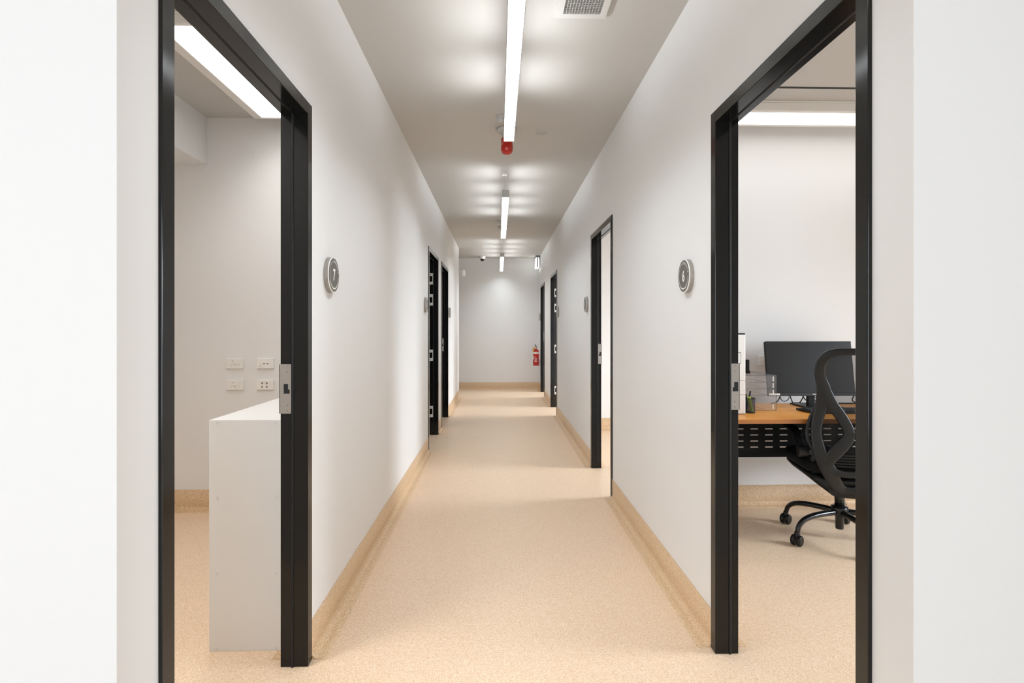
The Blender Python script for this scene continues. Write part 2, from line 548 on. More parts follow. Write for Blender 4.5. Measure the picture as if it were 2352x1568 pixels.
# ---- pressed-steel door frames
def doorway(n, side, y0, y1, strike=None, hinges=None):
    """side -1: left wall, +1: right wall. strike = (z0, z1) on the far jamb; hinges = list of centre heights"""
    xf = (-0.702 if side < 0 else 0.834)        # corridor face
    xb = (-0.803 if side < 0 else 0.924)        # room face
    lo, hi = min(xf, xb), max(xf, xb)
    d = tag(empty('door_%d' % n, ((xf + xb) / 2, (y0 + y1) / 2, 0)), kind='structure')
    for a, b in ((y0, y0 + FW), (y1 - FW, y1)):
        mb = MB()
        # corridor half and room half with a shallow groove between them, face lip turned to the wall
        g = xf + side * 0.054
        s1, s2 = sorted((xf, g)), sorted((g + side * 0.006, xb))
        inn = b if a == y0 else a
        dirn = -1 if a == y0 else 1
        mb.box(s1[0], s1[1], a, b, 0, DH)
        mb.box(s2[0], s2[1], a, b, 0, DH)
        mb.box(min(g, g + side * 0.006), max(g, g + side * 0.006), a if a == y0 else inn + 0.006, b - 0.006 if a == y0 else b, 0, DH)
        mb.build('jamb', M['frame'], d, bevel=0.0016)
        sb = MB()
        sb.tube([(g + side * 0.003, inn - dirn * 0.001, 0.0), (g + side * 0.003, inn - dirn * 0.001, DH - FW)], 0.0048, 10)
        sb.build('seal', M['rubber'], d)
    mb = MB()
    g = xf + side * 0.054
    for q0, q1 in (sorted((xf, g)), sorted((g + side * 0.006, xb))):
        mb.box(q0, q1, y0 + FW, y1 - FW, DH - FW, DH)
    mb.box(min(g, g + side * 0.006), max(g, g + side * 0.006), y0 + FW, y1 - FW, DH - FW + 0.006, DH)
    mb.build('door_head', M['frame'], d, bevel=0.0016)
    MB().tube([(g + side * 0.003, y0 + FW, DH - FW + 0.001), (g + side * 0.003, y1 - FW, DH - FW + 0.001)], 0.0048, 10).build('seal', M['rubber'], d)
    yi = y1 - FW                                 # far jamb's inner face
    if strike:
        z0, z1 = strike
        zc = (z0 + z1) / 2
        xa = xf + side * 0.0605
        xe = xb + side * 0.004
        # plate as four strips round the latch opening (a real hole), with a turned lip
        hx0, hx1 = xa + side * 0.006, xa + side * 0.028
        hz0, hz1 = zc - 0.018, zc + 0.018
        p = MB()
        yb0, yb1 = yi - 0.002, yi + 0.0005
        def bx(a, b, c, e): p.box(min(a, b), max(a, b), yb0, yb1, c, e)
        bx(xa, xe, z0, hz0); bx(xa, xe, hz1, z1); bx(xa, hx0, hz0, hz1); bx(hx1, xe, hz0, hz1)
        p.box(min(xe, xe - side * 0.002), max(xe, xe - side * 0.002), yb0, yi + 0.003, z0, z1)
        pl = p.build('strike_plate', M['steel'], d)
        pl['label'] = 'brushed steel strike plate'
        MB().box(min(hx0, hx1), max(hx0, hx1), yi - 0.0008, yi + 0.0008, hz0, hz1).build('latch_hole', M['dark'], pl)
        k = MB()
        kx = hx0 if side < 0 else hx0
        k.box(min(kx, kx + side * 0.006), max(kx, kx + side * 0.006), yi - 0.0018, yi, zc - 0.002 if side < 0 else zc - 0.002, hz1)
        k.build('latch_keeper', M['steel'], pl)
        sx = xa + side * 0.0145
        for sz in (z0 + 0.010, z0 + 0.030, z1 - 0.028, z1 - 0.008):
            sm = MB().cyl((sx, yi - 0.0032, sz), (sx, yi - 0.0018, sz), 0.0026, 0.0032, 14)
            sm.build('screw', M['screw'], pl)
    if hinges:
        for hz in hinges:
            xa = xf + side * 0.058
            xe = xb
            p = MB()
            hh = 0.066
            def bx(a, b, c, e): p.box(min(a, b), max(a, b), yi - 0.002, yi + 0.0005, c, e)
            bx(xa, xe, hz - hh, hz - hh + 0.033); bx(xa, xe, hz + hh - 0.033, hz + hh); bx(xa, xa + side * 0.011, hz - hh + 0.033, hz + hh - 0.033)
            pl = p.build('hinge_plate', M['hinge'], d)
            pl['label'] = 'pale zinc hinge plate with an open middle'
            for qx, qz in ((0.014, -0.052), (0.030, -0.046), (0.014, 0.052), (0.030, 0.046)):
                MB().cyl((xa + side * qx, yi - 0.003, hz + qz), (xa + side * qx, yi - 0.0018, hz + qz), 0.0045, 0.0045, 8).build('screw', M['screw'], pl)
    return d
doorway(1, -1, *DOORS_L[0], strike=(0.936, 1.118))
doorway(2, -1, *DOORS_L[1], hinges=(0.275, 0.935, 1.585, 1.832))
doorway(3, -1, *DOORS_L[2], strike=(0.93, 1.11))
doorway(4, 1, *DOORS_R[0], strike=(0.938, 1.115))
doorway(5, 1, *DOORS_R[1], strike=(0.932, 1.112))
doorway(6, 1, *DOORS_R[2], hinges=(0.27, 0.925, 1.575, 1.815))
doorway(7, 1, *DOORS_R[3], strike=(1.0, 1.18))

# ------------------------------------------------------------------ corridor pendants
def pendant(y0, y1, label):
    x, zb, zt, w = 0.0665, EYE + 1.157, EYE + 1.222, 0.0325
    o = tag(empty('linear_pendant', (x, (y0 + y1) / 2, zb)), label, 'ceiling light', 'linear pendants along the corridor')
    b = MB()
    b.box(x - w, x - w + 0.002, y0, y1, zb, zt).box(x + w - 0.002, x + w, y0, y1, zb, zt)
    b.box(x - w + 0.002, x + w - 0.002, y0, y0 + 0.003, zb, zt).box(x - w + 0.002, x + w - 0.002, y1 - 0.003, y1, zb, zt)
    b.box(x - w + 0.002, x + w - 0.002, y0 + 0.003, y1 - 0.003, zb + 0.03, zb + 0.034)
    b.build('housing', M['alu'], o)
    MB().box(x - w + 0.002, x + w - 0.002, y0 + 0.003, y1 - 0.003, zb + 0.0006, zb + 0.004).build('diffuser', M['down'], o)
    n = 4
    L = (y1 - y0)
    for k in range(n):
        c = y0 + L * (k + 0.5) / n
        T = basis(Vector((x, c - 0.19, zt)), VX, VZ, VY)
        MB().prism([(-0.020, -0.006), (0, 0.008), (0.020, -0.006)], 0, 0.38, T).build('uplight_strip', M['up'], o)
        for sgn in (-1, 1):
            l = window_light('uplight', (x + sgn * 0.016, c, zt + 0.006), (0.03, 0.40), UPLIGHT_W, (math.pi, sgn * math.radians(-46), 0) if False else (0, math.pi - sgn * math.radians(60), 0), (0.93, 0.97, 1.0))
            l.data.spread = math.radians(100)
    lamp_light(x - w + 0.004, x + w - 0.004, y0 + 0.01, y1 - 0.01, zb - 0.002, PENDANT_W, 138)
    for yy in (y0 + 0.29, y1 - 0.29):
        MB().cyl((x - 0.006, yy, zt - 0.01), (x - 0.006, yy, H - 0.02), 0.0009, n=6).build('wire', M['alu'], o)
        MB().box(x - 0.028, x + 0.016, yy - 0.022, yy + 0.022, H - 0.020, H).build('canopy', M['white'], o, bevel=0.002)
    return o
pendant(1.15, 3.41, 'long white linear pendant light nearest the camera, cut by the top edge')
pendant(4.86, 7.10, 'middle white linear pendant beyond the red beacon')
pendant(8.92, 11.18, 'farthest and smallest white linear pendant, next to the dome camera')

# ------------------------------------------------------------------ things on the corridor ceiling
DOWN = basis(Vector((0, 0, 0)), VX, -VY, -VZ)
def on_ceiling(x, y):
    T = DOWN.copy()
    T[0][3], T[1][3], T[2][3] = x, y, H
    return T
o = tag(empty('fire_alarm_beacon', (0.064, 4.0, H)), 'red domed fire alarm beacon hanging just beyond the nearest pendant', 'alarm')
T = on_ceiling(0.064, 4.0)
MB().lathe([(0.0, 0), (0.074, 0), (0.074, 0.014), (0.066, 0.024), (0.03, 0.03), (0, 0.03)], T).build('base', M['cover'], o)
MB().lathe([(0.03, 0.028), (0.033, 0.05), (0.038, 0.066), (0.038, 0.076)], T).build('neck', M['cover'], o)
MB().lathe([(0.0, 0.072), (0.040, 0.072), (0.0425, 0.076), (0.0425, 0.118), (0.044, 0.120), (0.044, 0.150), (0.041, 0.166), (0.033, 0.180), (0.020, 0.187), (0, 0.189)], T).build('red_lens', M['red'], o)
def smoke(x, y, label):
    o = tag(empty('smoke_detector', (x, y, H)), label, 'smoke detector')
    T = on_ceiling(x, y)
    MB().lathe([(0.0, 0), (0.074, 0), (0.074, 0.012), (0.066, 0.020), (0, 0.022)], T).build('base', M['cover'], o)
    MB().lathe([(0.046, 0.018), (0.046, 0.030), (0.038, 0.044), (0.016, 0.050), (0, 0.05)], T, 24).build('sensor_head', M['cover'], o)
smoke(0.068, 7.84, 'round white smoke detector behind the far end of the middle pendant')
def knob(x, y, label):
    o = tag(empty('ceiling_sensor', (x, y, H)), label, 'sensor')
    T = on_ceiling(x, y)
    MB().lathe([(0, 0), (0.034, 0), (0.034, 0.008), (0.026, 0.014), (0, 0.014)], T, 24).build('base', M['cover'], o)
    MB().lathe([(0.022, 0.012), (0.024, 0.03), (0.018, 0.042), (0, 0.046)], T, 20).build('sensor_head', M['cover'], o)
knob(0.020, 3.76, 'small round white ceiling sensor left of the nearest pendant end, before the red beacon')
knob(0.016, 7.43, 'tiny white ceiling sensor just before the smoke detector by the middle pendant')
tag(MB().lathe([(0, 0), (0.042, 0), (0.041, 0.0022), (0, 0.0022)], on_ceiling(0.318, 4.07)).build('blank_cover', M['cover'], origin=(0.318, 4.07, H)),
    'faint round grey cover plate on the ceiling right of the red beacon', 'cover plate')

# ventilation panel
vx0, vx1, vy0, vy1 = 0.262, 0.497, 2.305, 2.545
o = tag(empty('ceiling_vent', ((vx0 + vx1) / 2, (vy0 + vy1) / 2, H)), 'square white ceiling vent with a grey egg-crate grille at the top edge', 'vent')
gx0, gx1, gy0, gy1 = 0.297, 0.467, 2.34, 2.51
z0, z1 = H - 0.014, H
mb = MB().box(vx0, gx0, vy0, vy1, z0, z1).box(gx1, vx1, vy0, vy1, z0, z1).box(gx0, gx1, vy0, gy0, z0, z1).box(gx0, gx1, gy1, vy1, z0, z1)
mb.build('vent_frame', M['ceiling_white'], o)
MB().box(gx0, gx1, gy0, gy1, z1 - 0.0015, z1 - 0.0005).build('backing', M['dark'], o)
mb = MB()
for k in range(1, 13):
    xx = gx0 + (gx1 - gx0) * k / 13
    mb.box(xx - 0.0018, xx + 0.0018, gy0, gy1, z0 + 0.002, z1 - 0.002)
    yy = gy0 + (gy1 - gy0) * k / 13
    mb.box(gx0, gx1, yy - 0.0018, yy + 0.0018, z0 + 0.0022, z1 - 0.0022)
mb.build('grille', M['grille'], o)['kind'] = 'stuff'

# dome camera
o = tag(empty('dome_camera', (-0.317, 11.10, H)), 'white dome security camera with a black glass bubble on the far ceiling', 'camera')
T = on_ceiling(-0.317, 11.10)
MB().lathe([(0, 0), (0.066, 0), (0.066, 0.010), (0.058, 0.038), (0.046, 0.052), (0, 0.052)], T).build('housing', M['white'], o)
MB().lathe([(0.045, 0.050), (0.043, 0.066), (0.034, 0.084), (0.018, 0.095), (0, 0.098)], T, 24).build('dome', M['dome'], o)

# exit light at the far right
o = tag(empty('exit_light', (0.79, 11.05, 2.58)), 'lit white emergency exit light high at the far right', 'emergency light')
MB().box(0.745, 0.838, 10.95, 11.25, H - 0.014, H - 0.001).build('ceiling_mount', M['black'], o, bevel=0.003)
MB().box(0.834, XR - 0.001, 10.95, 11.25, 2.47, H - 0.014).build('back_plate', M['bezel'], o, bevel=0.002)
MB().box(0.772, 0.802, 10.96, 11.24, 2.47, H - 0.03).build('housing', M['alu'], o, bevel=0.003)
for sx, nm in ((-1, 0), (1, 0)):
    cx = 0.787 + sx * 0.018
    T = basis(Vector((0, 10.955, 0)), VX, VZ, VY)
    prof = [(cx - sx * 0.002, 2.665), (cx + sx * 0.010, 2.665), (cx + sx * 0.014, 2.54), (cx + sx * 0.020, 2.485), (cx + sx * 0.012, 2.462), (cx - sx * 0.006, 2.458), (cx - sx * 0.0002, 2.50)]
    MB().prism(prof, 0, 0.29, T).build('diffuser', M['sign_glow'], o)

# sensor on a short arm at the left corner
o = tag(empty('wall_sensor', (XL, 9.93, 2.28)), 'small white security sensor on a short arm at the far left corner', 'sensor')
MB().rbox(0.05, 0.07, 0, 0.008, 0.01, basis(Vector((XL, 9.93, 2.28)), VY, VZ, VX)).build('mount_plate', M['white'], o)
MB().tube([(XL + 0.004, 9.93, 2.285), (XL + 0.04, 9.93, 2.283), (XL + 0.070, 9.93, 2.275)], [0.010, 0.011, 0.014], 14).build('arm', M['white'], o)
T = basis(Vector((XL + 0.062, 9.93, 2.25)), VY, VZ, VX)
MB().lathe([(0, 0.0), (0.030, 0.001), (0.050, 0.006), (0.061, 0.016), (0.064, 0.030), (0.061, 0.044), (0.050, 0.054), (0.030, 0.060), (0, 0.062)], T, 32).build('sensor_body', M['white'], o)

# ------------------------------------------------------------------ round room signs
def room_sign(side, y, z, digit, label):
    """disc on the corridor wall; text faces the corridor"""
    xw = XL if side < 0 else XR
    nrm = VX if side < 0 else -VX
    along = VY if side > 0 else -VY              # reading direction left to right for someone facing the wall
    along = -along if False else along
    # facing the left wall (looking -X) right hand is +Y ; facing the right wall right hand is -Y
    right = VY if side < 0 else -VY
    T = basis(Vector((xw, y, z)), right, VZ, nrm)
    o = tag(empty('room_sign', (xw, y, z)), label, 'sign', 'round room signs beside the doors')
    R = 0.074
    MB().lathe([(0, 0), (R, 0), (R, 0.018), (0, 0.018)], T, 48, False).build('disc', M['disc_side'], o)
    MB().lathe([(0, 0.018), (R, 0.018), (R, 0.0212), (0, 0.0212)], T, 48, False).build('rim', M['disc_white'], o)
    MB().lathe([(0, 0.0212), (R * 0.945, 0.0212), (R * 0.945, 0.0222), (0, 0.0222)], T, 48, False).build('face', M['disc_face'], o)
    # ring broken by the lettering, thicker at the bottom
    mb = MB()
    a0, a1, n = 112, 354, 48
    ring = []
    for k in range(n + 1):
        a = math.radians(a0 + (a1 - a0) * k / n)
        th = 0.0022 + 0.0036 * max(0, -math.sin(a)) ** 2
        ring.append([T @ Vector((rr * math.cos(a), rr * math.sin(a), 0.0226)) for rr in (0.0600 - th, 0.0600)])
    mb.grid(ring, False)
    mb.build('ring', M['disc_white'], o)
    mb = MB()
    word = 'CONSULT'
    for k, ch in enumerate(word):
        a = 96 - 13.5 * k
        ar = math.radians(a)
        Tc = T @ Matrix.Translation((0.0570 * math.cos(ar), 0.0570 * math.sin(ar), 0.0226)) @ Matrix.Rotation(ar - P2, 4, 'Z')
        put_text(mb, ch, 0.0145, Tc, 0.0004)
    mb.build('lettering', M['disc_white'], o)
    mb = MB()
    put_text(mb, digit, 0.066, T @ Matrix.Translation((0, 0, 0.0226)) @ Matrix.Scale(0.88, 4, (1, 0, 0)), 0.0022)
    mb.build('number', M['disc_white'], o)
    return o
room_sign(-1, 2.33, 1.474, '7', 'round grey wall sign numbered 7 beside the nearest left doorway')
room_sign(1, 2.42, 1.482, '6', 'round grey wall sign numbered 6 beside the nearest right doorway')
room_sign(1, 5.19, 1.478, '5', 'round grey room sign on the right wall, just beyond the second doorway')
room_sign(-1, 5.36, 1.478, '8', 'round grey room sign seen edge-on before the second left doorway')
room_sign(-1, 7.98, 1.478, '9', 'narrow edge-on room sign on the left wall beyond the third left doorway')
room_sign(1, 7.66, 1.478, '4', 'narrow edge-on room sign on the right wall before the doorway with hinge plates')
room_sign(1, 10.97, 1.478, '3', 'farthest room sign, a sliver above the fire extinguisher')

# ------------------------------------------------------------------ fire extinguisher
ex, ey = 0.765, 11.10
o = tag(empty('fire_extinguisher', (ex, ey, 0.5)), 'red fire extinguisher with a white band hung at the far right wall', 'fire extinguisher')
Tz = Matrix.Translation((ex, ey, 0.500))
MB().lathe([(0, 0), (0.054, 0), (0.060, 0.006), (0.060, 0.275), (0.056, 0.300), (0.042, 0.320), (0.022, 0.332), (0.018, 0.345), (0, 0.345)], Tz, 32).build('cylinder', M['redpaint'], o)
MB().lathe([(0.0606, 0.238), (0.0606, 0.276)], Tz, 32).build('white_band', M['print'], o)
MB().lathe([(0.0606, 0.052), (0.0606, 0.056)], Tz, 32).build('base_band', M['line'], o)
mb = MB()
for k, (a0, a1, za, zb) in enumerate(((200, 228, 0.185, 0.200), (200, 228, 0.160, 0.175), (202, 226, 0.130, 0.150), (238, 262, 0.170, 0.176), (236, 292, 0.150, 0.156), (240, 296, 0.130, 0.135), (236, 288, 0.112, 0.117), (240, 262, 0.080, 0.104), (274, 290, 0.076, 0.100))):
    rows = [[Tz @ Vector((0.0607 * math.cos(math.radians(a0 + (a1 - a0) * q / 5)), 0.0607 * math.sin(math.radians(a0 + (a1 - a0) * q / 5)), z)) for q in range(6)] for z in (za, zb)]
    mb.grid(rows)
mb.build('label_print', M['print'], o)
MB().cyl((ex, ey, 0.84), (ex, ey, 0.875), 0.014, n=16).build('valve', M['chrome'], o)
MB().tube([(ex + 0.02, ey, 0.868), (ex, ey - 0.01, 0.885), (ex - 0.012, ey - 0.03, 0.905), (ex - 0.016, ey - 0.05, 0.925)], [0.008, 0.008, 0.009, 0.008], 10).build('handle', M['black'], o)
MB().tube([(ex - 0.01, ey, 0.862), (ex - 0.035, ey - 0.03, 0.868), (ex - 0.052, ey - 0.045, 0.845), (ex - 0.056, ey - 0.048, 0.79)], [0.008, 0.009, 0.016, 0.020], 12).build('hose_nozzle', M['yellow'], o)
MB().box(ex + 0.058, XR, ey - 0.02, ey + 0.02, 0.62, 0.90).box(ex, ex + 0.06, ey - 0.004, ey + 0.004, 0.852, 0.858).build('wall_bracket', M['white'], o, bevel=0.002)

# ------------------------------------------------------------------ room 7 (left): lamp, cabinet, sockets
def troffer(name, x0, x1, y0, y1, zb, lip, label, watts):
    o = tag(empty(name, ((x0 + x1) / 2, (y0 + y1) / 2, zb)), label, 'ceiling light')
    b = MB()
    b.box(x0, x1, y0, y1, H - 0.012, H)
    b.box(x0, x0 + lip, y0, y1, zb, H - 0.012).box(x1 - lip, x1, y0, y1, zb, H - 0.012)
    b.box(x0 + lip, x1 - lip, y0, y0 + lip * 0.4, zb, H - 0.012).box(x0 + lip, x1 - lip, y1 - lip * 0.4, y1, zb, H - 0.012)
    b.build('lamp_frame', M['lamp_frame'], o, bevel=0.004)
    MB().box(x0 + lip, x1 - lip, y0 + lip * 0.4, y1 - lip * 0.4, zb + 0.003, H - 0.013).build('diffuser', M['panel'], o)
    lamp_light(x0 + lip, x1 - lip, y0 + lip, y1 - lip, zb - 0.002, watts, 125, (0.97, 0.955, 0.925))
    return o
troffer('ceiling_panel_light', -1.615, -1.28, 1.18, 1.80, 2.640, 0.055, 'added white panel light brightening the cabinet end, unseen above the frame', ROOM_7_W * 2.4)  # no known lamp: added out of view to brighten the cabinet's end panel
troffer('ceiling_panel_light', -1.615, -1.28, 2.55, 3.70, 2.640, 0.055, 'wide flat white panel light on the ceiling through the left doorway', ROOM_7_W)

cx0, cx1, cy0, cy1, ch = -1.118, WL - 0.003, 2.160, 3.835, 0.895
o = tag(empty('base_cabinet', ((cx0 + cx1) / 2, (cy0 + cy1) / 2, 0)), 'tall plain white laminate cabinet end with round screw caps inside the left doorway', 'cabinet')
MB().box(cx0 + 0.004, cx1, cy0 + 0.018, cy1, 0.0, ch - 0.018).build('carcass', M['lam'], o, bevel=0.001)
MB().box(cx0, cx1, cy0, cy0 + 0.0178, 0.0, ch).build('end_panel', M['lam'], o, bevel=0.0008)
MB().box(cx0, cx1, cy0 + 0.018, cy1, ch - 0.0178, ch).build('top_panel', M['lam'], o)
for px_ in (cx0 + 0.031, cx1 - 0.062):
    for pz in (0.010, 0.300, 0.595, ch - 0.011):
        MB().cyl((px_, cy0 - 0.0012, max(pz, 0.010)), (px_, cy0 + 0.0005, max(pz, 0.010)), 0.0055, n=16).build('screw_cap', M['cap'], o)
for k in range(3):
    ya = cy0 + 0.03 + k * 0.6
    dd = MB().box(cx0 - 0.018, cx0 + 0.003, ya, min(ya + 0.594, cy1 - 0.01), 0.10, ch - 0.022)
    if k: dd.build('door', M['lam'], o, bevel=0.0015)

def plate(name, u, v, D, kind, label):
    c = at(u, v, D)
    wy = 3.845 if u < 1176 else 3.858
    c.y = wy
    T = basis(c, VX, VZ, -VY)
    grp = 'wall plates above the cabinet' if u < 1176 else None
    o = tag(empty(name, c), label, 'socket', grp)
    MB().rbox(0.117, 0.070, 0, 0.013, 0.003, T).build('cover_plate', M['white'], o, bevel=0.0035, seg=3)
    def q(x, y_, w, h, d, nm, m, r=None):
        Tq = T @ Matrix.Translation((x, y_, 0))
        mb = MB()
        if r: mb.lathe([(0, 0.012), (r, 0.012), (r, 0.013 + d), (0, 0.013 + d)], Tq, 20, False)
        else: mb.rbox(w, h, 0.012, 0.013 + d, min(w, h) * 0.25, Tq)
        mb.build(nm, m, o)
    if kind == 'gpo':
        for sx in (-1, 1):
            q(sx * 0.027, 0.018, 0, 0, 0.0045, 'switch', M['white'], r=0.0085)
            for dx, dy, ww, hh in ((-0.008, -0.006, 0.0022, 0.0048), (0.008, -0.006, 0.0022, 0.0048), (0.0, -0.018, 0.0022, 0.0048)):
                q(sx * 0.022 + dx, dy, ww, hh, 0.0006, 'pin_slot', M['dark'])
        q(-0.002, 0.010, 0.030, 0.020, 0.0010, 'rocker', M['white'])
        q(-0.012, 0.018, 0.005, 0.005, 0.0012, 'pin_slot', M['dark'])
        q(0.0, -0.010, 0.006, 0.006, 0.0006, 'pin_slot', M['dark'])
        q(-0.002, 0.009, 0.012, 0.003, 0.0014, 'print_mark', M['cap'])
        q(0.0, -0.026, 0.012, 0.002, 0.0004, 'print_mark', M['cap'])
    elif kind == 'usb':
        q(-0.030, 0.000, 0, 0, 0.0045, 'switch', M['white'], r=0.0085)
        q(-0.030, -0.017, 0.022, 0.013, 0.0008, 'rocker', M['white'])
        q(-0.030, -0.017, 0.013, 0.003, 0.0012, 'print_mark', M['cap'])
        for dx in (-0.006, 0.018):
            q(dx, -0.002, 0.014, 0.0045, 0.0006, 'usb_port', M['dark'])
            q(dx, 0.0045, 0.009, 0.0015, 0.0004, 'print_mark', M['cap'])
    elif kind == 'data':
        for dx in (-0.020, 0.012):
            for dy in (0.011, -0.013):
                q(dx, dy, 0, 0, 0.0008, 'data_port', M['screw'], r=0.0065)
                q(dx, dy + (0.011 if dy > 0 else -0.011), 0.022, 0.004, 0.002, 'port_label', M['white'])
    else:
        q(-0.020, 0.006, 0, 0, 0.0045, 'switch', M['white'], r=0.0085)
        q(-0.020, -0.012, 0.022, 0.014, 0.001, 'rocker', M['white'])
        q(-0.020, -0.012, 0.010, 0.003, 0.0014, 'print_mark', M['cap'])
    return o
plate('wall_socket', 555, 832.5, 3.887, 'gpo', 'white double power socket, upper left of the four wall plates')
plate('wall_socket', 555, 880.5, 3.887, 'gpo', 'white double power socket, lower left of the four wall plates')
plate('wall_socket', 622, 832.5, 3.887, 'usb', 'white wall plate with two dark charging slots, upper right of four')
plate('wall_socket', 622, 880.5, 3.887, 'data', 'white wall plate with four dark round ports, lower right of four')
plate('wall_socket', 1759.5, 827.5, 3.905, 'single', 'white wall switch plate half hidden behind the monitor')

# ------------------------------------------------------------------ room 6 (right): lamp
def cross_lamp():
    x0, x1, y0, y1, zb = 1.15, 3.0, 3.455, 3.73, 2.632
    o = tag(empty('ceiling_strip_light', ((x0 + x1) / 2, (y0 + y1) / 2, zb)), 'wide white strip light across the office ceiling above the desk', 'ceiling light')
    b = MB().box(x0, x1, y0, y1, H - 0.012, H)
    b.box(x0, x0 + 0.03, y0, y1, zb, H - 0.012).box(x1 - 0.03, x1, y0, y1, zb, H - 0.012)
    b.box(x0 + 0.03, x1 - 0.03, y0, y0 + 0.034, zb, H - 0.012).box(x0 + 0.03, x1 - 0.03, y1 - 0.034, y1, zb, H - 0.012)
    b.build('lamp_frame', M['lamp_frame'], o, bevel=0.004)
    MB().box(x0 + 0.03, x1 - 0.03, y0 + 0.034, y1 - 0.034, zb + 0.002, H - 0.013).build('diffuser', M['panel'], o)
    lamp_light(x0 + 0.05, x1 - 0.05, y0 + 0.05, y1 - 0.05, zb - 0.002, OFFICE_W, 110)
cross_lamp()

# ------------------------------------------------------------------ desk
DZ = 0.735
dx0, dx1, dy0, dy1 = 1.17, 2.77, 3.083, 3.745
o = tag(empty('office_desk', ((dx0 + dx1) / 2, (dy0 + dy1) / 2, 0)), 'orange beech office desk with a black perforated modesty panel', 'desk')
MB().box(dx0, dx1, dy0 + 0.0015, dy1, DZ - 0.026, DZ).build('desktop', M['wood'], o, bevel=0.0008)
MB().box(dx0, dx1, dy0, dy0 + 0.0014, DZ - 0.0255, DZ - 0.0012).build('edge_band', M['wood_edge'], o)['label'] = 'darker beech edge band'
MB().box(dx0 + 0.004, dx1 - 0.004, dy0 + 0.004, dy1 - 0.004, DZ - 0.0275, DZ - 0.0262).build('bounce_blocker', M['matte'], o)  # added unseen black sheet, keeps the desktop's orange bounce off the armrests
# modesty panel with slots cut through
py = 3.578
sp = 0.0976
sx0 = at(1733.3, 1000, 3.615).x
pz0, pz1 = 0.405, DZ - 0.028
rows_z = [EYE + (754 - v) / F * 3.622 for v in (984.6, 998.4, 1012.3, 1026.2)]
sh, sw = 0.0040, 0.026
mb = MB()
px0, px1 = dx0 + 0.06, dx1 - 0.06
zs = [pz0]
for z in sorted(rows_z):
    zs += [z - sh, z + sh]
zs.append(pz1)
cs_ = []
k = math.ceil((px0 + 0.04 - sx0) / sp)
while sx0 + k * sp + sw < px1 - 0.01:
    cs_.append(sx0 + k * sp)
    k += 1
for i in range(len(zs) - 1):
    if i % 2 == 0:
        mb.box(px0, px1, py, py + 0.0015, zs[i], zs[i + 1])
    else:
        xq = px0
        for c in cs_:
            mb.box(xq, c - sw, py, py + 0.0015, zs[i], zs[i + 1])
            xq = c + sw
        mb.box(xq, px1, py, py + 0.0015, zs[i], zs[i + 1])
mb.build('modesty_panel', M['matte'], o)['label'] = 'black steel panel with rows of slots'
for xx in (dx0 + 0.02, dx1 - 0.06):
    MB().box(xx, xx + 0.04, 3.36, 3.46, 0.03, DZ - 0.026).build('leg', M['matte'], o, bevel=0.003)
    MB().box(xx, xx + 0.04, dy0 + 0.06, dy1 - 0.04, 0.0, 0.03).build('foot', M['matte'], o, bevel=0.003)
MB().box(dx0 + 0.06, dx1 - 0.06, 3.50, 3.54, DZ - 0.06, DZ - 0.03).build('cross_beam', M['matte'], o)

# ------------------------------------------------------------------ white tower unit
p = at(1713.5, 951, 3.307)
tx1, ty0 = p.x, p.y
tx0, ty1, tz0, tz1 = tx1 - 0.155, ty0 + 0.055, DZ, 1.213
ty1 = ty0 + 0.30
tx_back = tx1 - 0.012
o = tag(empty('tower_unit', ((tx0 + tx1) / 2, (ty0 + ty1) / 2, DZ)), 'tall white plastic tower unit with a thin black lid on the desk', 'office machine')
zA, zB = EYE + (754 - 874) / F * 3.31, EYE + (754 - 906) / F * 3.31
for a, b, nm in ((tz0 + 0.004, zB - 0.0012, 'lower_panel'), (zB + 0.0012, zA - 0.0012, 'middle_panel'), (zA + 0.0012, tz1, 'upper_panel')):
    mb = MB()
    T = basis(Vector(((tx0 + tx1) / 2, ty0 + 0.03, 0)), VX, VY, VZ)
    mb.rbox(tx1 - tx0, 0.06, a, b, 0.010, T)
    mb.build(nm, M['white'], o)
MB().box(tx0 + 0.004, tx1 - 0.012, ty0 + 0.05, ty1, tz0 + 0.004, tz1 - 0.01).build('body', M['white'], o, bevel=0.004)
MB().box(tx0 + 0.004, tx1 - 0.004, ty0 + 0.004, ty1 - 0.01, tz0, tz0 + 0.0045).build('foot', M['matte'], o)
MB().rbox(tx1 - tx0 - 0.002, 0.30, tz1, tz1 + 0.008, 0.010, basis(Vector(((tx0 + tx1) / 2, ty0 + 0.152, 0)), VX, VY, VZ)).build('lid', M['matte'], o)
zC, zD = EYE + (754 - 809) / F * 3.307, EYE + (754 - 835) / F * 3.307
MB().box(tx0 + 0.04, tx1 - 0.031, ty0 - 0.0006, ty0 + 0.001, zD, zC).build('display_border', M['line'], o)
MB().box(tx0 + 0.043, tx1 - 0.0335, ty0 - 0.001, ty0 + 0.001, zD + 0.003, zC - 0.003).build('display', M['white'], o)
MB().box(tx1 - 0.040, tx1 - 0.018, ty0 - 0.0006, ty0 + 0.001, 1.187, 1.189).build('print_mark', M['cap'], o)

